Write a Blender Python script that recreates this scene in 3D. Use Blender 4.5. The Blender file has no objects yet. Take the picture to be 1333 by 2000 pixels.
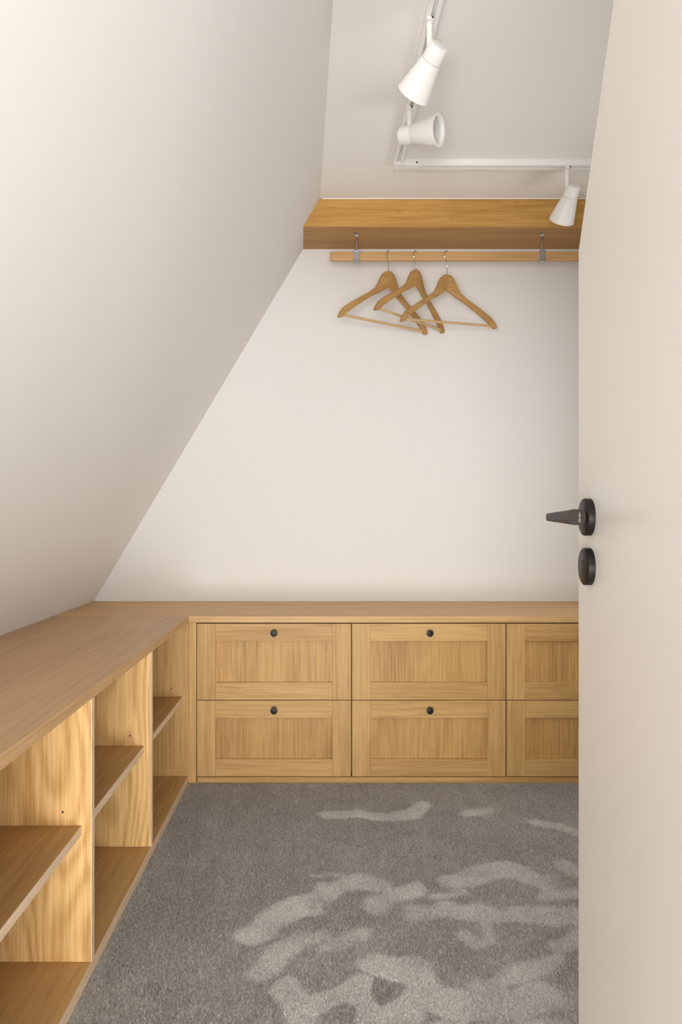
import bpy, bmesh, math, random
import numpy as np
from mathutils import Vector, Matrix

random.seed(7)
scn = bpy.context.scene
C = scn.collection

# ------------------------------------------------------------------ camera, world, lights, exposure
EYE = 1.034
cam_d = bpy.data.cameras.new('camera')
cam = bpy.data.objects.new('camera', cam_d)
C.objects.link(cam)
cam.location = (0, 0, EYE)
cam.rotation_euler = (math.radians(90), 0, 0)
cam_d.sensor_fit = 'VERTICAL'
cam_d.sensor_height = 36.0
cam_d.sensor_width = 24.0
cam_d.lens = 24.0
cam_d.shift_x = 36.5 / 2000
cam_d.shift_y = 10.0 / 2000
cam_d.clip_start = 0.02
scn.camera = cam

world = bpy.data.worlds.new('world')
scn.world = world
world.use_nodes = True
bg = world.node_tree.nodes['Background']
bg.inputs[0].default_value = (1.0, 0.987, 0.97, 1)
bg.inputs[1].default_value = 2.0

def area(name, loc, target, sx, sy, power, col):
    l = bpy.data.lights.new(name, 'AREA')
    l.shape = 'RECTANGLE'; l.size = sx; l.size_y = sy
    l.energy = power; l.color = col
    o = bpy.data.objects.new(name, l)
    C.objects.link(o)
    o.location = loc
    o.rotation_euler = (Vector(target) - Vector(loc)).to_track_quat('-Z', 'Y').to_euler()
    return o

# broad area lamp added for daylight from the unseen hall behind the doorway
area('unseen_hall_light', (0.05, -2.7, 0.42), (0.1, 2.6, 1.2), 3.3, 1.7, 330, (1.0, 0.987, 0.97))
# lamp added outside the invented side window to brighten slope and ceiling
area('added_side_light', (1.42, 2.15, 1.27), (0.0, 2.15, 1.35), 0.78, 1.0, 2.7, (1.0, 0.985, 0.965))

vs = scn.view_settings
vs.view_transform = 'Standard'
vs.look = 'None'
vs.gamma = 1.0
vs.use_curve_mapping = False
vs.exposure = -0.03

# ------------------------------------------------------------------ materials
def new_mat(name):
    m = bpy.data.materials.new(name)
    m.use_nodes = True
    nt = m.node_tree
    return m, nt, nt.nodes['Principled BSDF']

def N(nt, t, **kw):
    n = nt.nodes.new(t)
    for k, v in kw.items():
        setattr(n, k, v)
    return n

def math_n(nt, op, a, b=None, clamp=False):
    n = N(nt, 'ShaderNodeMath', operation=op, use_clamp=clamp)
    for i, v in enumerate((a, b)):
        if v is None:
            continue
        if hasattr(v, 'links'):
            nt.links.new(v, n.inputs[i])
        else:
            n.inputs[i].default_value = v
    return n.outputs[0]

def mixc(nt, fac, a, b):
    n = N(nt, 'ShaderNodeMix', data_type='RGBA')
    for idx, v in ((0, fac), (6, a), (7, b)):
        if hasattr(v, 'links'):
            nt.links.new(v, n.inputs[idx])
        elif idx == 0:
            n.inputs[0].default_value = v
        else:
            n.inputs[idx].default_value = (*v, 1)
    return n.outputs[2]

def simple(name, col, rough=0.5, metal=0.0, bump=0.0, scale=200.0, tint=0.0):
    m, nt, b = new_mat(name)
    b.inputs['Roughness'].default_value = rough
    b.inputs['Metallic'].default_value = metal
    tc = N(nt, 'ShaderNodeTexCoord')
    no = N(nt, 'ShaderNodeTexNoise')
    no.inputs['Scale'].default_value = scale
    no.inputs['Detail'].default_value = 3
    nt.links.new(tc.outputs['Object'], no.inputs['Vector'])
    dk = tuple(c * (1 - tint) for c in col)
    nt.links.new(mixc(nt, no.outputs['Fac'], dk, col), b.inputs['Base Color'])
    if bump:
        bp = N(nt, 'ShaderNodeBump')
        bp.inputs['Strength'].default_value = bump
        bp.inputs['Distance'].default_value = 0.001
        nt.links.new(no.outputs['Fac'], bp.inputs['Height'])
        nt.links.new(bp.outputs[0], b.inputs['Normal'])
    return m

def oak(name, axis, light, dark, figure=0.5, fscale=7.0, strips=0.0, rough=0.48, bands=9.0, knots=False, stretch=0.13, grain=1.1):
    """procedural oak veneer, grain along axis (0,1,2) of the object's own space"""
    m, nt, b = new_mat(name)
    tc = N(nt, 'ShaderNodeTexCoord')
    oi = N(nt, 'ShaderNodeObjectInfo')
    off = N(nt, 'ShaderNodeVectorMath', operation='SCALE')
    off.inputs[0].default_value = (13.1, 7.7, 9.3)
    nt.links.new(oi.outputs['Random'], off.inputs['Scale'])
    add = N(nt, 'ShaderNodeVectorMath', operation='ADD')
    nt.links.new(tc.outputs['Object'], add.inputs[0])
    nt.links.new(off.outputs[0], add.inputs[1])

    def stretched(k):
        mp = N(nt, 'ShaderNodeMapping')
        s = [1.0, 1.0, 1.0]; s[axis] = k
        mp.inputs['Scale'].default_value = s
        nt.links.new(add.outputs[0], mp.inputs['Vector'])
        return mp.outputs[0]

    def noise(vec, scale, detail, dist=0.0, rg=0.5):
        n = N(nt, 'ShaderNodeTexNoise')
        n.inputs['Scale'].default_value = scale
        n.inputs['Detail'].default_value = detail
        n.inputs['Roughness'].default_value = rg
        n.inputs['Distortion'].default_value = dist
        nt.links.new(vec, n.inputs['Vector'])
        return n.outputs['Fac']

    # growth-ring figure: level lines of a stretched noise
    v1 = stretched(stretch)
    ring = noise(v1, fscale, 1.5, 0.35)
    wob = math_n(nt, 'MULTIPLY', ring, bands * 6.2831)
    sn = math_n(nt, 'SINE', wob)
    rings = math_n(nt, 'MULTIPLY_ADD', sn, 0.5)
    nt.nodes[-1].inputs[2].default_value = 0.5
    rings = math_n(nt, 'POWER', rings, 1.6)
    tone = noise(stretched(0.10), 11, 3)
    streak = noise(stretched(0.035), 95, 4, 0.0, 0.6)
    fine = noise(stretched(0.018), 250, 3, 0.0, 0.65)
    pore = noise(stretched(0.03), 420, 2)
    pore = math_n(nt, 'GREATER_THAN', pore, 0.60)
    f = math_n(nt, 'MULTIPLY', rings, 0.42 * figure)
    t = math_n(nt, 'MULTIPLY', math_n(nt, 'SUBTRACT', tone, 0.4), 0.9)
    s = math_n(nt, 'MULTIPLY', math_n(nt, 'SUBTRACT', streak, 0.40), 1.5)
    s = math_n(nt, 'ADD', s, math_n(nt, 'MULTIPLY', math_n(nt, 'SUBTRACT', fine, 0.5), grain))
    p = math_n(nt, 'MULTIPLY', pore, 0.22)
    tot = math_n(nt, 'ADD', math_n(nt, 'ADD', f, t), math_n(nt, 'ADD', s, p))
    # every piece is cut from another board
    tot = math_n(nt, 'ADD', tot, math_n(nt, 'MULTIPLY', math_n(nt, 'SUBTRACT', oi.outputs['Random'], 0.5), 0.22))
    if strips:
        sp = N(nt, 'ShaderNodeSeparateXYZ')
        nt.links.new(add.outputs[0], sp.inputs[0])
        src = sp.outputs[0] if axis != 0 else sp.outputs[1]
        cell = math_n(nt, 'FLOOR', math_n(nt, 'MULTIPLY', src, 1 / 0.105))
        wn = N(nt, 'ShaderNodeTexWhiteNoise', noise_dimensions='1D')
        nt.links.new(cell, wn.inputs['W'])
        tot = math_n(nt, 'ADD', tot, math_n(nt, 'MULTIPLY', math_n(nt, 'SUBTRACT', wn.outputs['Value'], 0.5), strips))
    if knots:
        kn = noise(stretched(0.6), 24, 0)
        kk = math_n(nt, 'MULTIPLY', math_n(nt, 'SUBTRACT', kn, 0.785, True), 9.0, True)
        tot = math_n(nt, 'ADD', tot, kk)
    tot = math_n(nt, 'MINIMUM', math_n(nt, 'MAXIMUM', tot, 0.0), 1.0)
    nt.links.new(mixc(nt, tot, light, dark), b.inputs['Base Color'])
    b.inputs['Roughness'].default_value = rough
    b.inputs['Specular IOR Level'].default_value = 0.35
    bp = N(nt, 'ShaderNodeBump')
    bp.inputs['Strength'].default_value = 0.12
    bp.inputs['Distance'].default_value = 0.0006
    bp.invert = True
    nt.links.new(math_n(nt, 'ADD', streak, p), bp.inputs['Height'])
    nt.links.new(bp.outputs[0], b.inputs['Normal'])
    return m

L1, D1 = (0.635, 0.395, 0.152), (0.40, 0.215, 0.066)
M = {}
M['wall'] = simple('warm_white_paint', (0.79, 0.769, 0.743), 0.75, 0, 0.06, 350, 0.015)
M['ceiling'] = simple('ceiling_paint', (0.86, 0.838, 0.81), 0.8, 0, 0.05, 300, 0.015)
M['door'] = simple('door_lacquer', (0.72, 0.685, 0.635), 0.38, 0, 0.02, 60, 0.01)
M['caulk'] = simple('white_sealant', (0.86, 0.84, 0.79), 0.5)
M['white'] = simple('white_lacquered_metal', (0.86, 0.845, 0.815), 0.38)
M['white_in'] = simple('white_reflector', (0.70, 0.68, 0.64), 0.45)
M['glass'] = simple('bulb_face', (0.42, 0.42, 0.42), 0.15)
M['bronze'] = simple('dark_bronze_metal', (0.020, 0.015, 0.012), 0.42, 0.35, 0.03, 500, 0.2)
M['bronze'].node_tree.nodes['Principled BSDF'].inputs['Specular IOR Level'].default_value = 0.25
M['black'] = simple('black_knob_metal', (0.010, 0.009, 0.009), 0.42, 0.0)
M['black'].node_tree.nodes['Principled BSDF'].inputs['Specular IOR Level'].default_value = 0.3
M['hole'] = simple('dark_hole', (0.03, 0.018, 0.01), 0.8)
M['chrome'] = simple('polished_steel', (0.48, 0.48, 0.48), 0.24, 1.0)
M['print'] = simple('light_grey_print', (0.20, 0.19, 0.175), 0.5)
M['oak_x'] = oak('oak_grain_across', 0, L1, D1, 0.35)
M['oak_y'] = oak('oak_grain_deep', 1, L1, D1, 0.35)
M['oak_z'] = oak('oak_grain_upright', 2, L1, D1, 0.35)
M['oak_fig_z'] = oak('oak_cathedral_upright', 2, (0.79, 0.51, 0.215), (0.49, 0.27, 0.083), 1.25, 3.4, bands=26, stretch=0.20, grain=1.5)
M['oak_panel'] = oak('oak_panel_strips', 2, (0.60, 0.355, 0.125), (0.32, 0.165, 0.045), 0.3, strips=0.34, grain=1.7)
M['oak_top_x'] = oak('oak_worktop_across', 0, (0.70, 0.455, 0.215), (0.46, 0.27, 0.105), 0.25)
M['oak_top_y'] = oak('oak_worktop_along', 1, (0.60, 0.385, 0.20), (0.41, 0.24, 0.108), 0.2, rough=0.42)
M['oak_shelf'] = oak('oak_shelf_board', 1, (0.55, 0.335, 0.135), (0.35, 0.19, 0.062), 0.2)
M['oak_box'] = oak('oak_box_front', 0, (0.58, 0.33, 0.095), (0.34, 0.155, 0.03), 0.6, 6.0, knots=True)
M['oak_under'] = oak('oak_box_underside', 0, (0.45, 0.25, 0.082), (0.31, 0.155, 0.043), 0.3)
M['oak_edge'] = oak('oak_raw_edge', 1, (0.78, 0.60, 0.42), (0.60, 0.43, 0.27), 0.1)
M['oak_rail'] = oak('oak_rail', 0, (0.58, 0.35, 0.15), (0.38, 0.21, 0.08), 0.3)
M['hanger'] = oak('varnished_beech', 0, (0.48, 0.275, 0.10), (0.33, 0.17, 0.055), 0.25, rough=0.3)
M['dowel'] = oak('pale_dowel', 0, (0.62, 0.43, 0.22), (0.46, 0.29, 0.13), 0.1)

# ------------------------------------------------------------------ helpers
def wloc(o):
    v = Vector((0, 0, 0))
    while o is not None:
        v = v + Vector(o.location); o = o.parent
    return v

def link(name, me, mat, parent=None, world_loc=None, local=None, rot=None):
    o = bpy.data.objects.new(name, me)
    C.objects.link(o)
    if mat is not None and not me.materials:
        me.materials.append(mat)
    if parent is not None:
        o.parent = parent
    if local is not None:
        o.location = local
    elif world_loc is not None:
        o.location = Vector(world_loc) - (wloc(parent) if parent else Vector((0, 0, 0)))
    if rot is not None:
        o.rotation_euler = rot
    return o

def tag(o, label=None, cat=None, group=None, kind=None):
    if label: o['label'] = label
    if cat: o['category'] = cat
    if group: o['group'] = group
    if kind: o['kind'] = kind
    return o

def empty(name, loc, label=None, cat=None, group=None, kind=None, rotz=0.0):
    o = bpy.data.objects.new(name, None)
    o.empty_display_size = 0.05
    C.objects.link(o)
    o.location = loc
    o.rotation_euler = (0, 0, rotz)
    return tag(o, label, cat, group, kind)

def finish(bm, name, smooth=False):
    bmesh.ops.recalc_face_normals(bm, faces=bm.faces)
    me = bpy.data.meshes.new(name)
    bm.to_mesh(me); bm.free()
    if smooth:
        for p in me.polygons: p.use_smooth = True
        try: me.set_sharp_from_angle(angle=math.radians(40))
        except Exception: pass
    return me

def box_bm(bm, lo, hi):
    r = bmesh.ops.create_cube(bm, size=1.0)
    lo, hi = Vector(lo), Vector(hi)
    for v in r['verts']:
        v.co = Vector(((v.co[i] + 0.5) * (hi[i] - lo[i]) + lo[i] for i in range(3)))
    return r['verts']

def box(name, lo, hi, mat, parent=None, bevel=0.0012, local=False):
    """bevelled board between two corners; origin at its centre"""
    lo, hi = Vector(lo), Vector(hi)
    c = (lo + hi) / 2
    bm = bmesh.new()
    box_bm(bm, lo - c, hi - c)
    if bevel:
        bmesh.ops.bevel(bm, geom=bm.edges[:], offset=bevel, segments=2, affect='EDGES', profile=0.5)
    me = finish(bm, name)
    return link(name, me, mat, parent, local=c) if local else link(name, me, mat, parent, world_loc=c)

def prism(name, pts, axis, a, b, mat, parent=None, bevel=0.0, local=False):
    """polygon (2D points) extruded along axis between a and b"""
    bm = bmesh.new()
    def mk(p, q):
        if axis == 1: return Vector((p[0], q, p[1]))
        if axis == 0: return Vector((q, p[0], p[1]))
        return Vector((p[0], p[1], q))
    A = [bm.verts.new(mk(p, a)) for p in pts]
    B = [bm.verts.new(mk(p, b)) for p in pts]
    n = len(pts)
    bm.faces.new(A); bm.faces.new(B[::-1])
    for i in range(n):
        bm.faces.new((A[i], B[i], B[(i + 1) % n], A[(i + 1) % n]))
    c = sum((v.co for v in bm.verts), Vector()) / len(bm.verts)
    for v in bm.verts: v.co -= c
    bmesh.ops.recalc_face_normals(bm, faces=bm.faces)
    if bevel:
        bmesh.ops.bevel(bm, geom=bm.edges[:], offset=bevel, segments=2, affect='EDGES', profile=0.5)
    me = finish(bm, name)
    return link(name, me, mat, parent, local=c) if local else link(name, me, mat, parent, world_loc=c)

def lathe_bm(bm, prof, seg=40, close=True):
    """profile (r, z) revolved round z"""
    rings = []
    for r, z in prof:
        if r < 1e-6:
            rings.append([bm.verts.new((0, 0, z))])
        else:
            rings.append([bm.verts.new((r * math.cos(2 * math.pi * i / seg), r * math.sin(2 * math.pi * i / seg), z)) for i in range(seg)])
    for a, b in zip(rings, rings[1:]):
        for i in range(seg):
            j = (i + 1) % seg
            if len(a) == 1 and len(b) == 1: continue
            if len(a) == 1: bm.faces.new((a[0], b[i], b[j]))
            elif len(b) == 1: bm.faces.new((a[i], b[0], a[j]))
            else: bm.faces.new((a[i], b[i], b[j], a[j]))

def lathe(name, prof, mat, parent=None, local=(0, 0, 0), axis=None, seg=40, world_loc=None):
    bm = bmesh.new()
    lathe_bm(bm, prof, seg)
    me = finish(bm, name, True)
    o = link(name, me, mat, parent, local=None if world_loc else local, world_loc=world_loc)
    if axis is not None:
        o.rotation_euler = Vector(axis).to_track_quat('Z', 'Y').to_euler()
    return o

def loft(bm, rings):
    V = [[bm.verts.new(p) for p in r] for r in rings]
    n = len(V[0])
    for a, b in zip(V, V[1:]):
        for i in range(n):
            j = (i + 1) % n
            bm.faces.new((a[i], a[j], b[j], b[i]))
    bm.faces.new(V[0][::-1]); bm.faces.new(V[-1])

def tube(name, pts, r, mat, parent=None, seg=10, local=(0, 0, 0), world_loc=None):
    bm = bmesh.new()
    pts = [Vector(p) for p in pts]
    rings = []
    up = Vector((1, 0.013, 0.007))
    for i, p in enumerate(pts):
        t = (pts[min(i + 1, len(pts) - 1)] - pts[max(i - 1, 0)]).normalized()
        u = (up - t * up.dot(t))
        if u.length < 1e-3: u = Vector((0, 1, 0)) - t * t.y
        u.normalize(); up = u
        w = t.cross(u)
        rr = r[i] if isinstance(r, (list, tuple)) else r
        rings.append([p + (u * math.cos(2 * math.pi * k / seg) + w * math.sin(2 * math.pi * k / seg)) * rr for k in range(seg)])
    loft(bm, rings)
    me = finish(bm, name, True)
    return link(name, me, mat, parent, local=None if world_loc else local, world_loc=world_loc)

# ------------------------------------------------------------------ dimensions
WALL_D = 3.121          # back wall
FACE = 2.650            # drawer fronts
CEIL = 2.375
TOP, TOPU = 0.650, 0.6245
LIP = -0.519            # front edge of the low shelving run
RIGHT = 1.36
FRONT = 0.18            # room side of the wall with the doorway

def crease(d):          # where the sloped ceiling meets the flat one
    return -0.010 + (2.874 - d) * 0.0345
def slope_x(d, z):
    b = -1.044
    return b + (z - TOP) / (CEIL - TOP) * (crease(d) - b)

# ------------------------------------------------------------------ the setting
floor_o = box('floor', (-1.6, 0.06, -0.12), (1.5, WALL_D + 0.1, 0.0), None, None, 0)
tag(floor_o, 'grey cut-pile carpet covering the floor', 'floor', kind='structure')

wb = prism('wall_back', [(slope_x(WALL_D, -0.12) - 0.02, -0.12), (RIGHT + 0.1, -0.12), (RIGHT + 0.1, CEIL + 0.1), (slope_x(WALL_D, CEIL) - 0.1, CEIL + 0.1)],
           1, WALL_D, WALL_D + 0.1, M['wall'])
tag(wb, 'warm white painted wall behind the hanging rail and drawers', 'wall', kind='structure')

# sloped wall under the roof
bm = bmesh.new()
nd, nz = 24, 20
gin, gout = [], []
for i in range(nd + 1):
    d = (WALL_D + 0.1) * i / nd
    a = Vector((slope_x(d, -0.05), d, -0.05)); b = Vector((slope_x(d, CEIL), d, CEIL))
    nrm = Vector((-(b - a).z, 0, (b - a).x)).normalized() * 0.12
    gin.append([bm.verts.new(a.lerp(b, k / nz)) for k in range(nz + 1)])
    gout.append([bm.verts.new(a.lerp(b, k / nz) + nrm) for k in range(nz + 1)])
for i in range(nd):
    for k in range(nz):
        bm.faces.new((gin[i][k], gin[i][k + 1], gin[i + 1][k + 1], gin[i + 1][k]))
        bm.faces.new((gout[i][k], gout[i + 1][k], gout[i + 1][k + 1], gout[i][k + 1]))
    for k in (0, nz):
        bm.faces.new((gin[i][k], gin[i + 1][k], gout[i + 1][k], gout[i][k]))
for i in (0, nd):
    for k in range(nz):
        bm.faces.new((gin[i][k], gin[i][k + 1], gout[i][k + 1], gout[i][k]))
me = finish(bm, 'wall_left', True)
wl = link('wall_left', me, M['wall'])
tag(wl, 'steep sloping attic wall painted warm white above the low shelves', 'wall', kind='structure')

ce = box('ceiling', (-0.3, 0.0, CEIL), (RIGHT + 0.1, WALL_D + 0.1, CEIL + 0.1), M['ceiling'], None, 0)
tag(ce, 'flat white ceiling strip carrying the spotlight track', 'ceiling', kind='structure')
WY0, WY1, WZ0, WZ1 = 1.67, 2.62, 0.75, 1.79  # opening cut for the added window
bm = bmesh.new()
box_bm(bm, (RIGHT, 0.0, -0.12), (RIGHT + 0.1, WY0, CEIL + 0.1)); box_bm(bm, (RIGHT, WY1, -0.12), (RIGHT + 0.1, WALL_D + 0.1, CEIL + 0.1))
box_bm(bm, (RIGHT, WY0, -0.12), (RIGHT + 0.1, WY1, WZ0)); box_bm(bm, (RIGHT, WY0, WZ1), (RIGHT + 0.1, WY1, CEIL + 0.1))
wr = link('wall_right', finish(bm, 'wall_right'), M['wall'])
tag(wr, 'white side wall behind the open door', 'wall', kind='structure')
win = empty('added_window_1', (RIGHT + 0.05, WY0, WZ0), 'added white framed window, unseen in the side wall behind the door', 'window', kind='structure')  # window invented to let side light in, hidden by the open door
for lo, hi in (((0, 0), (0.05, 1.04)), ((0.90, 0), (0.95, 1.04))):
    box('added_window_frame', (0, lo[0], 0), (0.04, hi[0], WZ1 - WZ0), M['white'], win, 0.002, local=True)
for z_ in (0.0, WZ1 - WZ0 - 0.05):
    box('added_window_frame', (0, 0.0503, z_), (0.04, 0.8997, z_ + 0.05), M['white'], win, 0.002, local=True)

pm, pnt, pb = new_mat('added_window_glass')
pmix = N(pnt, 'ShaderNodeMixShader'); pmix.inputs[0].default_value = 0.06
ptr = N(pnt, 'ShaderNodeBsdfTransparent'); pgl = N(pnt, 'ShaderNodeBsdfGlossy'); pgl.inputs['Roughness'].default_value = 0.02
pnt.links.new(ptr.outputs[0], pmix.inputs[1]); pnt.links.new(pgl.outputs[0], pmix.inputs[2])
pnt.links.new(pmix.outputs[0], pnt.nodes['Material Output'].inputs['Surface'])
box('pane', (-0.01, 0.0505, 0.0505), (-0.006, 0.8995, WZ1 - WZ0 - 0.0505), pm, win, 0, local=True)
for o in list(win.children):
    if o.name.startswith('pane'): o.location.x += 0.028

# wall with the doorway, the opening clipped along the roof slope
bm = bmesh.new()
op = [(0.34, -0.12), (0.34, 2.03), (-0.13, 2.03), (-0.515, 1.42), (-0.515, -0.12)]
out = [(RIGHT + 0.1, -0.12), (RIGHT + 0.1, CEIL + 0.1), (slope_x(0.1, CEIL) - 0.02, CEIL + 0.1), (slope_x(0.1, 1.46) - 0.05, 1.46), (slope_x(0.1, -0.12) - 0.05, -0.12)]
f0 = [[bm.verts.new((x, y, z)) for x, z in op] for y in (0.06, FRONT)]
f1 = [[bm.verts.new((x, y, z)) for x, z in out] for y in (0.06, FRONT)]
for i in range(4):
    for k in (0, 1):
        bm.faces.new((f0[k][i], f0[k][i + 1], f1[k][i + 1], f1[k][i]))
    bm.faces.new((f0[0][i], f0[0][i + 1], f0[1][i + 1], f0[1][i]))
    bm.faces.new((f1[0][i], f1[0][i + 1], f1[1][i + 1], f1[1][i]))
wf = link('wall_front', finish(bm, 'wall_front'), M['wall'])
tag(wf, 'white wall with the doorway the room is entered by', 'wall', kind='structure')

# sealant lines
t1 = box('trim_1', (-1.03, WALL_D - 0.004, TOP), (RIGHT, WALL_D, TOP + 0.0045), M['caulk'], None, 0.001)
tag(t1, 'thin white sealant line where worktop meets wall', 'trim', kind='structure')
t2 = box('trim_2', (crease(2.87) + 0.01, 2.8695, CEIL - 0.0035), (RIGHT, 2.8735, CEIL), M['caulk'], None, 0.001)
tag(t2, 'thin white sealant line above the boxed oak beam', 'trim', kind='structure')

# ------------------------------------------------------------------ carpet
def carpet_mat(name, use_attr):
    m, nt, b = new_mat(name)
    tc = N(nt, 'ShaderNodeTexCoord')
    no = N(nt, 'ShaderNodeTexNoise'); no.inputs['Scale'].default_value = 420; no.inputs['Detail'].default_value = 2
    nt.links.new(tc.outputs['Object'], no.inputs['Vector'])
    fac = no.outputs['Fac']
    if use_attr:
        at = N(nt, 'ShaderNodeAttribute', attribute_name='tone')
        fac = at.outputs['Fac']
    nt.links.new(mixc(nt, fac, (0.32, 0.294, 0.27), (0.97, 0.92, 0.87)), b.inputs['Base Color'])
    b.inputs['Roughness'].default_value = 0.9
    b.inputs['Specular IOR Level'].default_value = 0.1
    b.inputs['Sheen Weight'].default_value = 0.15
    return m
M['carpet_base'] = carpet_mat('carpet_backing', False)
M['pile'] = carpet_mat('carpet_pile', True)
floor_o.data.materials.clear(); floor_o.data.materials.append(M['carpet_base'])

# tracks of feet and vacuum cleaner where the nap lies the other way: (floor polyline, width)
STROKES = [
    ([(0.018, 2.364), (0.125, 2.376), (0.229, 2.344), (0.311, 2.368), (0.363, 2.444)], 0.06),
    ([(0.503, 2.376), (0.578, 2.393)], 0.05),
    ([(0.724, 2.309), (0.787, 2.282), (0.84, 2.216)], 0.045),
    ([(-0.034, 1.818), (0.028, 1.893), (0.101, 1.925), (0.161, 1.92)], 0.085),
    ([(-0.169, 1.689), (-0.131, 1.749), (-0.068, 1.814)], 0.085),
    ([(0.145, 1.804), (0.196, 1.868), (0.249, 1.893)], 0.08),
    ([(-0.141, 1.545), (-0.109, 1.618), (-0.062, 1.665), (-0.006, 1.677)], 0.06),
    ([(0.248, 1.785), (0.321, 1.785), (0.393, 1.776)], 0.07),
    ([(0.366, 1.936), (0.461, 1.983), (0.554, 1.998), (0.617, 1.936)], 0.09),
    ([(0.436, 1.763), (0.559, 1.774), (0.655, 1.763)], 0.075),
    ([(0.604, 1.85), (0.717, 1.875)], 0.05),
    ([(0.012, 1.645), (0.096, 1.697)], 0.05),
    ([(-0.079, 1.498), (-0.042, 1.406), (-0.03, 1.313)], 0.07),
    ([(0.129, 1.566), (0.213, 1.563), (0.224, 1.495), (0.169, 1.406), (0.108, 1.313)], 0.08),
    ([(0.348, 1.689), (0.365, 1.649), (0.418, 1.665), (0.415, 1.727)], 0.03),
    ([(0.36, 1.498), (0.491, 1.557), (0.546, 1.599)], 0.05),
    ([(0.25, 1.451), (0.354, 1.428), (0.476, 1.474)], 0.08),
    ([(0.011, 1.451), (0.079, 1.498), (0.094, 1.392)], 0.06),
    ([(0.715, 2.027), (0.736, 1.983)], 0.05),
    ([(0.566, 1.641), (0.643, 1.681)], 0.05),
    ([(0.307, 1.863), (0.38, 1.875)], 0.04),
    ([(-0.03, 1.969), (0.088, 1.958)], 0.012),
    ([(0.271, 1.338), (0.476, 1.351)], 0.1),
]

def make_pile():
    rng = np.random.default_rng(3)
    x0, x1, y0, y1, sp = -0.523, RIGHT - 0.01, 0.98, FACE - 0.004, 0.0034
    nx, ny = int((x1 - x0) / sp), int((y1 - y0) / sp)
    gx, gy = np.meshgrid(x0 + (np.arange(nx) + 0.5) * sp, y0 + (np.arange(ny) + 0.5) * sp)
    x = gx.ravel() + rng.uniform(-0.45, 0.45, nx * ny) * sp
    y = gy.ravel() + rng.uniform(-0.45, 0.45, nx * ny) * sp
    x = np.clip(x, x0, x1); y = np.clip(y, y0, y1)

    def smooth_noise(cx, cy, seed):
        r = np.random.default_rng(seed)
        g = r.uniform(0, 1, (int(3.2 / cy) + 4, int(2.4 / cx) + 4))
        u, v = (x - x0) / cx, (y - y0) / cy
        i, j = u.astype(int), v.astype(int)
        fu, fv = u - i, v - j
        fu, fv = fu * fu * (3 - 2 * fu), fv * fv * (3 - 2 * fv)
        return (g[j, i] * (1 - fu) + g[j, i + 1] * fu) * (1 - fv) + (g[j + 1, i] * (1 - fu) + g[j + 1, i + 1] * fu) * fv

    wx = x + (smooth_noise(0.05, 0.05, 11) - 0.5) * 0.022
    wy = y + (smooth_noise(0.05, 0.05, 12) - 0.5) * 0.022
    n1 = smooth_noise(0.16, 0.16, 1); n2 = smooth_noise(0.05, 0.05, 2); n3 = smooth_noise(0.018, 0.30, 4)
    lay = np.zeros_like(x)
    for pl, w in STROKES:
        best = np.full_like(x, 9.0)
        for (ax, ay), (bx, by) in zip(pl, pl[1:]):
            dx, dy = bx - ax, by - ay
            t = np.clip(((wx - ax) * dx + (wy - ay) * dy) / (dx * dx + dy * dy), 0, 1)
            best = np.minimum(best, np.hypot(wx - ax - t * dx, wy - ay - t * dy))
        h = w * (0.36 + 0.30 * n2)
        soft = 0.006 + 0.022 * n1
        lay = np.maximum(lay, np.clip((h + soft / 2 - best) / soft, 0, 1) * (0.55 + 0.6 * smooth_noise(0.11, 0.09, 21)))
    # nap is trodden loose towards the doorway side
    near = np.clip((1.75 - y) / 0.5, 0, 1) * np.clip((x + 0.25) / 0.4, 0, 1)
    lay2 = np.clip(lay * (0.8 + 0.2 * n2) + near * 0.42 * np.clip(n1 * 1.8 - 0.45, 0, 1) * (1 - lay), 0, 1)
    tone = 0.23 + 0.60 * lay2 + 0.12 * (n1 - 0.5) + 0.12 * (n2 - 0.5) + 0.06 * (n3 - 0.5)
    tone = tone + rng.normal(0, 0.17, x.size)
    n = x.size
    hgt = (0.0052 + 0.0012 * lay2) * rng.uniform(0.72, 1.15, n)
    # nap direction: upright towards the cabinets, brushed towards the door where trodden
    lx = rng.normal(0, 0.0016, n)
    ly = rng.normal(0.0012, 0.0016, n) - 0.0036 * lay2
    co = np.zeros((n, 4, 3), np.float32)
    ang = rng.uniform(0, 2 * np.pi, n)
    for k in range(3):
        co[:, k, 0] = x + 0.0022 * np.cos(ang + k * 2.0944)
        co[:, k, 1] = y + 0.0022 * np.sin(ang + k * 2.0944)
        co[:, k, 2] = -0.0003
    co[:, 3, 0] = np.clip(x + lx, x0 - 0.002, x1); co[:, 3, 1] = np.clip(y + ly, y0, y1 + 0.003); co[:, 3, 2] = hgt
    base = (np.arange(n) * 4)[:, None]
    tri = np.concatenate([base + np.array([[0, 1, 3]]), base + np.array([[1, 2, 3]]), base + np.array([[2, 0, 3]])], 1).reshape(-1).astype(np.int32)
    me = bpy.data.meshes.new('carpet_pile')
    me.vertices.add(n * 4); me.vertices.foreach_set('co', co.reshape(-1))
    me.loops.add(n * 9); me.loops.foreach_set('vertex_index', tri)
    me.polygons.add(n * 3); me.polygons.foreach_set('loop_start', (np.arange(n * 3) * 3).astype(np.int32))
    at = me.attributes.new('tone', 'FLOAT', 'POINT')
    tv = np.repeat(np.clip(tone, 0, 1), 4).astype(np.float32)
    at.data.foreach_set('value', tv)
    me.update(calc_edges=True)
    return me
pile = link('carpet_pile', make_pile(), M['pile'], floor_o, world_loc=(0, 0, 0))
pile['kind'] = 'stuff'

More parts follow.
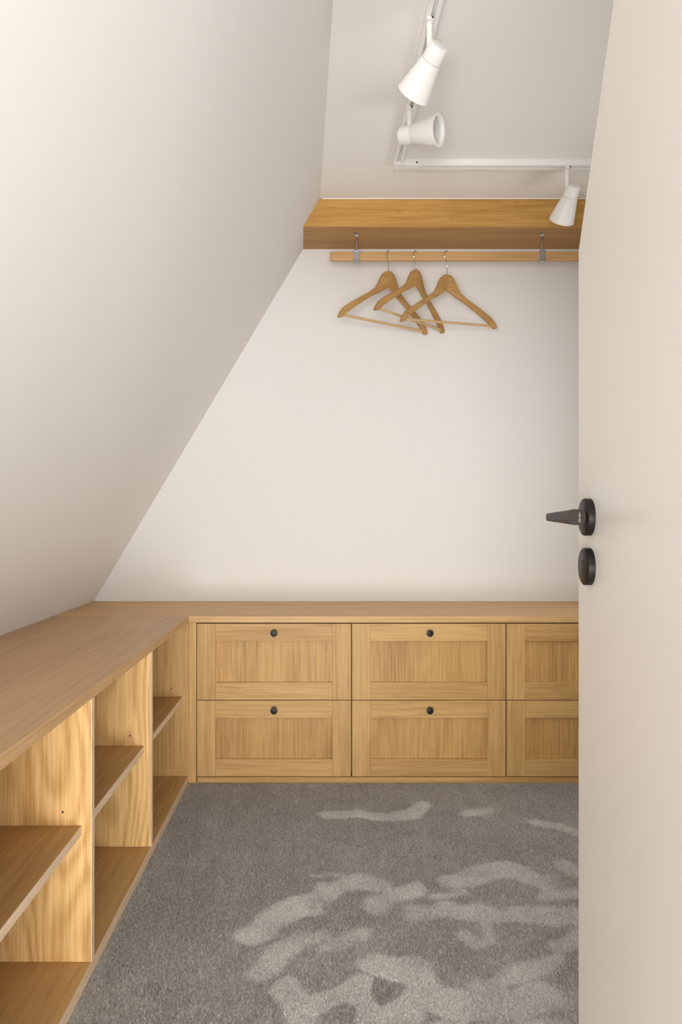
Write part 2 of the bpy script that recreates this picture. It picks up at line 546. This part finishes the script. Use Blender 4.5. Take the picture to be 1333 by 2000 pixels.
# ------------------------------------------------------------------ low shelving run under the slope
BACKX = -1.03
su = empty('shelving_unit', (LIP, 1.5, 0), 'low open oak shelving unit with upright dividers under the sloping wall', 'shelving')
DIV = [0.464, 1.002, 1.540, 2.078]
box('bottom_panel', (BACKX, 0.30, 0.006), (LIP - 0.004, FACE - 0.002, 0.030), M['oak_shelf'], su)
box('edge_strip', (LIP - 0.0038, 0.30, 0.002), (LIP - 0.001, FACE - 0.002, 0.0303), M['oak_edge'], su, 0.0004)
box('back_panel', (BACKX - 0.012, 0.30, 0.006), (BACKX - 0.0005, FACE, TOPU - 0.001), M['oak_z'], su, 0.0008)
box('end_panel', (BACKX, FACE - 0.0015, 0.002), (LIP - 0.0005, FACE + 0.0165, TOPU - 0.0008), M['oak_z'], su, 0.0008)
for d in DIV:
    dv = box('divider', (BACKX, d, 0.0304), (LIP - 0.004, d + 0.018, TOPU - 0.0005), M['oak_fig_z'], su, 0.0006)
    box('edge_band', (LIP - 0.0038, d, 0.0304), (LIP - 0.0015, d + 0.018, TOPU - 0.0005), M['oak_edge'], dv, 0.0004)
box('divider', (BACKX, 0.30, 0.0304), (LIP - 0.004, 0.318, TOPU - 0.0005), M['oak_fig_z'], su, 0.0006)
SH = 0.338
ends = [(0.318, 0.464), (0.482, 1.002), (1.020, 1.540), (1.558, 2.078), (2.096, FACE - 0.0015)]
for i, (a, b) in enumerate(ends[1:]):
    sh = box('shelf', (BACKX + 0.02, a + 0.001, SH - 0.020), (LIP - 0.026, b - 0.001, SH), M['oak_shelf'], su, 0.0008)
    box('edge_band', (LIP - 0.0258, a + 0.001, SH - 0.020), (LIP - 0.0235, b - 0.001, SH), M['oak_edge'], sh, 0.0005)
for d in DIV[1:] + [FACE - 0.0015]:
    lathe('pin_hole', [(0, 0.0009), (0.0022, 0.0009), (0.0026, 0.0), (0.0026, -0.0004), (0, -0.0004)], M['hole'], su, world_loc=(-0.586, d - 0.0002, 0.3685), axis=(0, -1, 0), seg=14)

# ------------------------------------------------------------------ drawer cabinets along the back wall
COLS = [(-0.488, 0.1125), (0.1145, 0.7135), (0.7155, 1.316)]
ROWS = [(0.3245, 0.6203), (0.0270, 0.3220)]
clab = ['oak cabinet with two framed drawers next to the open shelving corner',
        'oak cabinet with two framed drawers in the middle of the row',
        'oak cabinet with two framed drawers partly behind the open door']
G = 0.0011
for ci, (xa, xb) in enumerate(COLS):
    cab = empty('drawer_cabinet', ((xa + xb) / 2, FACE, 0.024), clab[ci], 'cabinet', 'drawer cabinets along the back wall')
    # carcass, set back behind the drawer fronts
    bm = bmesh.new()
    t = 0.016
    ya, yb, za, zb = FACE + 0.060, WALL_D - 0.004, 0.0245, TOPU - 0.001
    box_bm(bm, (xa, ya, za), (xa + t, yb, zb)); box_bm(bm, (xb - t, ya, za), (xb, yb, zb))
    box_bm(bm, (xa + t, ya, za), (xb - t, yb, za + t)); box_bm(bm, (xa + t, ya, zb - t), (xb - t, yb, zb))
    box_bm(bm, (xa + t, yb - 0.008, za + t), (xb - t, yb, zb - t))
    box_bm(bm, (xa + t, ya, 0.315), (xb - t, ya + 0.3, 0.331))
    cc = Vector(((xa + xb) / 2, (ya + yb) / 2, (za + zb) / 2))
    for v in bm.verts: v.co -= cc
    link('carcass', finish(bm, 'carcass'), M['oak_z'], cab, world_loc=cc)
    for ri, (z0, z1) in enumerate(ROWS):
        x0, x1 = xa + G, xb - G
        st, rl = 0.0715, 0.0675
        pn = box('drawer', (x0 + st - 0.006, FACE + 0.0115, z0 + rl - 0.006), (x1 - st + 0.006, FACE + 0.0175, z1 - rl + 0.006), M['oak_panel'], cab, 0)
        for a, b in ((x0, x0 + st), (x1 - st, x1)):
            box('stile', (a, FACE, z0), (b, FACE + 0.020, z1), M['oak_z'], pn, 0.0009)
        for a, b in ((z0, z0 + rl), (z1 - rl, z1)):
            box('rail', (x0 + st + 0.0002, FACE + 0.0004, a), (x1 - st - 0.0002, FACE + 0.020, b), M['oak_x'], pn, 0.0007)
        kx = (x0 + x1) / 2 + 0.001
        kn = lathe('knob', [(0, 0), (0.0085, 0), (0.0085, 0.002), (0.0052, 0.005), (0.0050, 0.012), (0.0095, 0.0165), (0.0128, 0.020), (0.0131, 0.0235), (0.0118, 0.0262), (0.007, 0.0272), (0, 0.0273)],
                   M['black'], pn, world_loc=(kx, FACE + 0.0003, z1 - 0.0345), axis=(0, -1, 0), seg=28)
        kn['label'] = 'round black knob'

fs = box('filler_strip', (LIP - 0.002, FACE + 0.0005, 0.0), (-0.4915, FACE + 0.020, TOPU - 0.0008), M['oak_z'], None, 0.0008)
fs.location.x += 0.0018
tag(fs, 'narrow upright oak filler strip in the corner beside the drawers', 'filler strip')
pl_ = box('plinth', (-0.4865, FACE + 0.002, 0.0), (RIGHT - 0.002, FACE + 0.020, 0.0238), M['oak_x'], None, 0.0008)
tag(pl_, 'low oak plinth board between carpet and bottom drawers', 'plinth')
rf = box('filler_strip', (1.317, FACE + 0.0005, 0.0245), (RIGHT - 0.001, FACE + 0.020, TOPU - 0.0008), M['oak_z'], None, 0.0008)
tag(rf, 'upright oak filler strip between drawers and side wall behind the door', 'filler strip')

# L-shaped worktop
wt = empty('worktop', (LIP, FACE, TOPU), 'L-shaped oak worktop over the shelves and drawers', 'worktop')
prism('board', [(slope_x(2.9, TOP) - 0.0, FACE - 0.004), (RIGHT - 0.001, FACE - 0.004), (RIGHT - 0.001, WALL_D - 0.001), (slope_x(2.9, TOP), WALL_D - 0.001)], 2, TOPU, TOP, M['oak_top_x'], wt, 0.0015)
prism('board', [(slope_x(2.0, TOP), FACE - 0.0043), (slope_x(2.0, TOP), 0.20), (LIP, 0.20), (LIP, FACE - 0.0043)], 2, TOPU, TOP, M['oak_top_y'], wt, 0.0015)

# ------------------------------------------------------------------ boxed oak shelf under the ceiling
BZ, BD = 2.2585, 2.874
bx = empty('boxed_shelf', (0.6, BD, BZ), 'boxed-in oak shelf running under the ceiling above the clothes rail', 'shelf')
xl = lambda d, z: slope_x(d, z) + 0.001
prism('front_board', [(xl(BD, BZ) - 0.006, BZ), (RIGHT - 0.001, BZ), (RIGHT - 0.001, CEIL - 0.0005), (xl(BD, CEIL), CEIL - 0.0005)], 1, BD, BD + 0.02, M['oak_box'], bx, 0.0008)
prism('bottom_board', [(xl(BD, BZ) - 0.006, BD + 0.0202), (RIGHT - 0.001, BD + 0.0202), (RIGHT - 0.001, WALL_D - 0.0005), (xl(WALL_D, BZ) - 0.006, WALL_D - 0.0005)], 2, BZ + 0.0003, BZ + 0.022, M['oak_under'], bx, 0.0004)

# ------------------------------------------------------------------ clothes rail, its brackets and hangers
RD, RZ = 2.952, 2.1605
rail = box('clothes_rail', (0.033, RD - 0.010, RZ - 0.019), (1.27, RD + 0.010, RZ + 0.019), M['oak_rail'], None, 0.004)
tag(rail, 'flat oak clothes rail hung below the boxed shelf', 'clothes rail')
for i, bxp in enumerate((0.148, 0.950)):
    br = empty('rail_bracket', (bxp, RD, BZ), ['chrome bracket near the free end of the clothes rail', 'chrome bracket on the clothes rail beside the open door'][i], 'bracket', 'chrome brackets holding the clothes rail')
    lathe('base_plate', [(0, 0), (0.0125, 0), (0.0125, -0.003), (0.0085, -0.006), (0.006, -0.012), (0, -0.012)], M['chrome'], br, seg=24)
    lathe('screw', [(0, -0.0035), (0.003, -0.0045), (0.003, -0.003), (0, -0.003)], M['chrome'], br, local=(0.0088, -0.004, -0.002), seg=12)
    tube('stem', [(0, 0, -0.01), (0, 0, -0.03), (0, 0, BZ and (RZ + 0.021 - BZ))], 0.0048, M['chrome'], br, 14)
    bm = bmesh.new()
    w, th = 0.0133, 0.0026
    h0, h1, y0, y1 = RZ - 0.0195 - BZ, RZ + 0.0195 - BZ, -0.0105, 0.0105
    box_bm(bm, (-w, y0 - th, h0), (w, y0, h1)); box_bm(bm, (-w, y1, h0), (w, y1 + th, h1))
    box_bm(bm, (-w - 0.001, y0 - th - 0.001, h0 - 0.006), (w + 0.001, y1 + th + 0.001, h0))
    box_bm(bm, (-w, y0 - th, h1), (w, y1 + th, h1 + 0.004))
    bmesh.ops.bevel(bm, geom=bm.edges[:], offset=0.0007, segments=1, affect='EDGES')
    link('cuff', finish(bm, 'cuff'), M['chrome'], br)

T_ = [(0, 0), (.010, -.001), (.020, -.006), (.031, -.018), (.040, -.036), (.047, -.054), (.058, -.073), (.085, -.0965), (.125, -.123), (.165, -.150), (.195, -.174), (.210, -.196), (.2155, -.213)]
B_ = [(0, -.066), (.008, -.072), (.016, -.077), (.025, -.083), (.034, -.089), (.045, -.097), (.060, -.104), (.090, -.1245), (.120, -.1465), (.150, -.170), (.177, -.193), (.192, -.211), (.206, -.2165)]
def arm_mesh(s, bend):
    bm = bmesh.new(); rings = []
    for (tx, tz), (bx_, bz) in zip(T_, B_):
        T = Vector((s * tx, 0, tz)); B = Vector((s * bx_, 0, bz))
        m = (T + B) / 2; h = (T - B) / 2
        cx = abs(m.x)
        yo = bend * (0.10 * cx + 0.10 * cx * cx)
        th = 0.0085 if cx < 0.1 else 0.0085
        ring = []
        for k in range(12):
            a = 2 * math.pi * (k + 0.5) / 12
            ca, sa = math.cos(a), math.sin(a)
            p = m + h * (abs(sa) ** 0.4 * (1 if sa > 0 else -1)) + Vector((0, th * (abs(ca) ** 0.4) * (1 if ca > 0 else -1) + yo, 0))
            ring.append(p)
        rings.append(ring)
    loft(bm, rings)
    return finish(bm, 'arm', True)
arms = {b: [arm_mesh(-1, b), arm_mesh(1, b)] for b in (-1, 1)}
APEX = 2.092
def hanger(x, ang, hook_ang, label, dz=0.0, bend=1, roll=0.0, sc=1.05):
    z = APEX + dz
    h = empty('clothes_hanger', (x, RD, z), label, 'hanger', 'wooden hangers on the clothes rail', rotz=ang)
    oy = -bend * 0.004
    for me_ in arms[bend]:
        o = link('arm', me_, M['hanger'], h, local=(0, oy, 0), rot=(0, roll, 0)); o.scale = (sc, 1, sc)
    yb = bend * (0.10 * 0.2 + 0.10 * 0.04) + oy
    o = tube('trouser_bar', [(-0.196, yb, -0.204), (0.0, yb, -0.2045), (0.196, yb, -0.204)], 0.0052, M['dowel'], h, 12)
    o.rotation_euler = (0, roll, 0); o.scale = (sc, 1, sc)
    zc = RZ - z
    r = 0.0243
    pts = [(0, 0, -0.004), (0, 0, 0.012), (0, 0.001, zc - 0.045), (0, -0.003, zc - 0.036)]
    for k in range(22):
        th = math.radians(-45 + 250 * k / 21)
        pts.append((0, -r * math.cos(th), zc + r * math.sin(th)))
    hk = tube('hook', pts, 0.0017, M['chrome'], h, 8)
    hk.rotation_euler = (0, 0, hook_ang - ang)
hanger(0.286, math.radians(29), math.radians(-22), 'wooden hanger nearest the free end of the rail, turned askew', 0.004, 1, math.radians(2.0), 1.08)
hanger(0.405, math.radians(41), math.radians(-30), 'wooden hanger turned most sharply, hanging between the other two', 0.011, 1, math.radians(2.5), 1.04)
hanger(0.540, math.radians(15), math.radians(-36), 'wooden hanger hanging almost parallel to the rail', -0.008, -1, 0.0, 1.05)

# ------------------------------------------------------------------ spotlight track
TX, TD = 0.283, 2.5745
TB = CEIL - 0.023
tr = empty('lighting_track', (TX, TD, CEIL), 'white L-shaped lighting track screwed to the ceiling', 'track')
W2 = 0.0175
# the short arm is fitted a touch out of square
bm = bmesh.new()
def rail_bm(bm, L):
    # U-shaped track profile, open slot below, along +x from 0 to L
    prof = [(-W2, 0), (W2, 0), (W2, -0.023), (0.0055, -0.023), (0.0055, -0.012), (-0.0055, -0.012), (-0.0055, -0.023), (-W2, -0.023)]
    A = [bm.verts.new((0, y, z)) for y, z in prof]; B = [bm.verts.new((L, y, z)) for y, z in prof]
    for i in range(8):
        j = (i + 1) % 8
        bm.faces.new((A[i], A[j], B[j], B[i]))
    bm.faces.new(A[::-1]); bm.faces.new(B)
rail_bm(bm, 1.75)
r1 = link('track_rail', finish(bm, 'track_rail'), M['white'], tr, local=(0.0, -0.03, 0), rot=(0, 0, math.radians(-89.4)))
bm = bmesh.new(); rail_bm(bm, 1.0)
r2 = link('track_rail', finish(bm, 'track_rail'), M['white'], tr, local=(0.03, 0, 0))
box('corner_connector', (-0.0185, -0.030, -0.0245), (0.030, 0.0185, -0.0002), M['white'], tr, 0.0008, local=True)
cv = box('slot_cover', (0.0306, -0.0054, -0.0236), (0.085, 0.0054, -0.0135), M['white'], tr, 0.0005, local=True)
for p in ((-0.008, 0.008), (0.012, 0.009)):
    lathe('screw', [(0, -0.0012), (0.0028, -0.0008), (0.0028, 0.0004), (0, 0.0004)], M['glass'], tr, local=(p[0], p[1], -0.0246), seg=12)
lathe('screw', [(0, -0.001), (0.0034, -0.0008), (0.0034, 0.0004), (0, 0.0004)], M['hole'], tr, local=(0.072, -0.0178, -0.012), seg=12, axis=(0, 1, 0))

CAP_L, SH_L = 0.040, 0.092
def spotlight(mx, md, cap, a, label):
    s = empty('track_spotlight', (mx, md, TB), label, 'spotlight', 'white spotlights on the ceiling track')
    a = Vector(a).normalized()
    cap = Vector(cap) - Vector((mx, md, TB))          # centre of the cap
    box('adapter', (-0.0095, -0.0165, -0.0075), (0.0095, 0.0165, -0.0002), M['white'], s, 0.001, local=True)
    lathe('lock_screw', [(0, 0.0012), (0.0028, 0.001), (0.003, 0), (0, 0)], M['hole'], s, local=(0.006, -0.0166, -0.004), axis=(0, -1, 0), seg=12)
    # arm from the adapter to the side of the cap
    q = Vector((0, 0, cap.z + 0.012))
    col = tube('stem', [(0, 0, -0.007), (0, 0, -0.014), (0, 0, -0.0145), (0, 0, -0.020), (0, 0, -0.0205), q + Vector((0, 0, 0.02)), q], [0.0062, 0.0062, 0.0085, 0.0085, 0.0078, 0.0078, 0.0074], M['white'], s, 20)
    e = a.to_track_quat('Z', 'Y').to_euler()
    b = cap - a * (CAP_L * 0.5)
    o = lathe('lamp_cap', [(0, 0), (0.0225, 0), (0.0256, 0.0012), (0.0272, 0.004), (0.0278, CAP_L), (0.0262, CAP_L + 0.0015), (0, CAP_L + 0.0015)], M['white'], s, local=b, axis=a, seg=48)
    z0 = CAP_L + 0.0018; z1 = z0 + SH_L
    lathe('lamp_shade', [(0.018, z0), (0.0275, z0), (0.0288, z0 + 0.0015), (0.0478, z1 - 0.003), (0.0482, z1 - 0.001), (0.0470, z1), (0.0400, z1 - 0.0006), (0.0382, z1 - 0.003), (0.0374, z1 - 0.012), (0.0366, z1 - 0.034), (0.018, z1 - 0.060), (0.018, z0)], M['white'], s, local=b, axis=a, seg=56)
    lathe('reflector', [(0.0364, z1 - 0.012), (0.0361, z1 - 0.0335), (0.0275, z1 - 0.0365), (0.0268, z1 - 0.0355), (0.0350, z1 - 0.0325), (0.0354, z1 - 0.012)], M['white_in'], s, local=b, axis=a, seg=48)
    bu = lathe('bulb', [(0, z1 - 0.075), (0.017, z1 - 0.072), (0.026, z1 - 0.038), (0.026, z1 - 0.034), (0.024, z1 - 0.033), (0, z1 - 0.031)], M['glass'], s, local=b, axis=a, seg=36)
spotlight(0.2845, 1.811, (0.2995, 1.802, 2.260), (-0.422, 0.747, -0.514), 'white cone spotlight aimed down at the sloping wall, its cap seen')
spotlight(0.281, 2.204, (0.270, 2.196, 2.2625), (0.835, -0.529, -0.151), 'white cone spotlight turned sideways with its open mouth showing')
spotlight(0.923, TD, (0.944, TD + 0.002, 2.266), (-0.106, 0.716, -0.691), 'white cone spotlight in front of the boxed oak shelf beside the door')

# ------------------------------------------------------------------ open door with its clipped top corner
DA = math.radians(5.6)
ux, uy = -math.sin(DA), -math.cos(DA)
dr = empty('door_1', (0.383, 1.02, 0.008), 'open off-white door with a clipped top corner and dark lever handle', 'door', kind='structure', rotz=math.atan2(uy, ux))
prism('door_leaf', [(0, 0), (0, 1.424), (0.365, 2.0), (0.80, 2.0), (0.80, 0)], 1, 0.0, 0.040, M['door'], dr, 0.0012, local=True)
hz = EYE - 0.008
lh = lathe('rosette', [(0, 0.0102), (0.0245, 0.0102), (0.0258, 0.0092), (0.0262, 0.008), (0.0262, 0.0)][::-1], M['bronze'], dr, local=(0.060, 0, hz), axis=(0, -1, 0), seg=56)
lh['label'] = 'dark bronze round rosette'
# lever: neck leaving the rosette, then a flared bar towards the hinges
tube('lever_neck', [(0.060, -0.008, hz), (0.060, -0.030, hz), (0.060, -0.050, hz)], [0.0098, 0.0088, 0.0070], M['bronze'], dr, 20)
bm = bmesh.new(); rings = []
for k in range(13):
    t = k / 12
    u = 0.050 + 0.125 * t
    hh = 0.0058 + 0.0042 * t ** 1.1
    tt = 0.0065 + 0.0038 * t
    yc = -0.0520 + 0.0035 * t
    rings.append([(u, yc + tt * (abs(math.cos(q)) ** 0.55) * (1 if math.cos(q) > 0 else -1), hz + hh * (abs(math.sin(q)) ** 0.55) * (1 if math.sin(q) > 0 else -1)) for q in [2 * math.pi * (j + 0.5) / 20 for j in range(20)]])
loft(bm, rings)
lev = link('lever', finish(bm, 'lever', True), M['bronze'], dr)
for j, (w_, zz) in enumerate(((0.0007, 0.0046), (0.0012, 0.0022), (0.0007, -0.0003), (0.0012, -0.0030), (0.0012, -0.0054))):
    m_ = box('stamped_mark', (0.1748, -0.0455 - w_, hz + zz - 0.0008), (0.1753, -0.0455 + w_, hz + zz + 0.0008), M['print'], lev, 0, local=True)
es = lathe('escutcheon', [(0, 0.0102), (0.0245, 0.0102), (0.0258, 0.0092), (0.0262, 0.008), (0.0262, 0.0)][::-1], M['bronze'], dr, local=(0.060, 0, hz - 0.0695), axis=(0, -1, 0), seg=56)
es['label'] = 'dark bronze round keyhole plate'
for dz_, hh in ((0.004, 0.0045), (-0.0075, 0.0045)):
    box('keyhole', (0.057, -0.0105, hz - 0.0695 + dz_ - hh), (0.063, -0.0100, hz - 0.0695 + dz_ + hh), M['hole'], dr, 0, local=True)
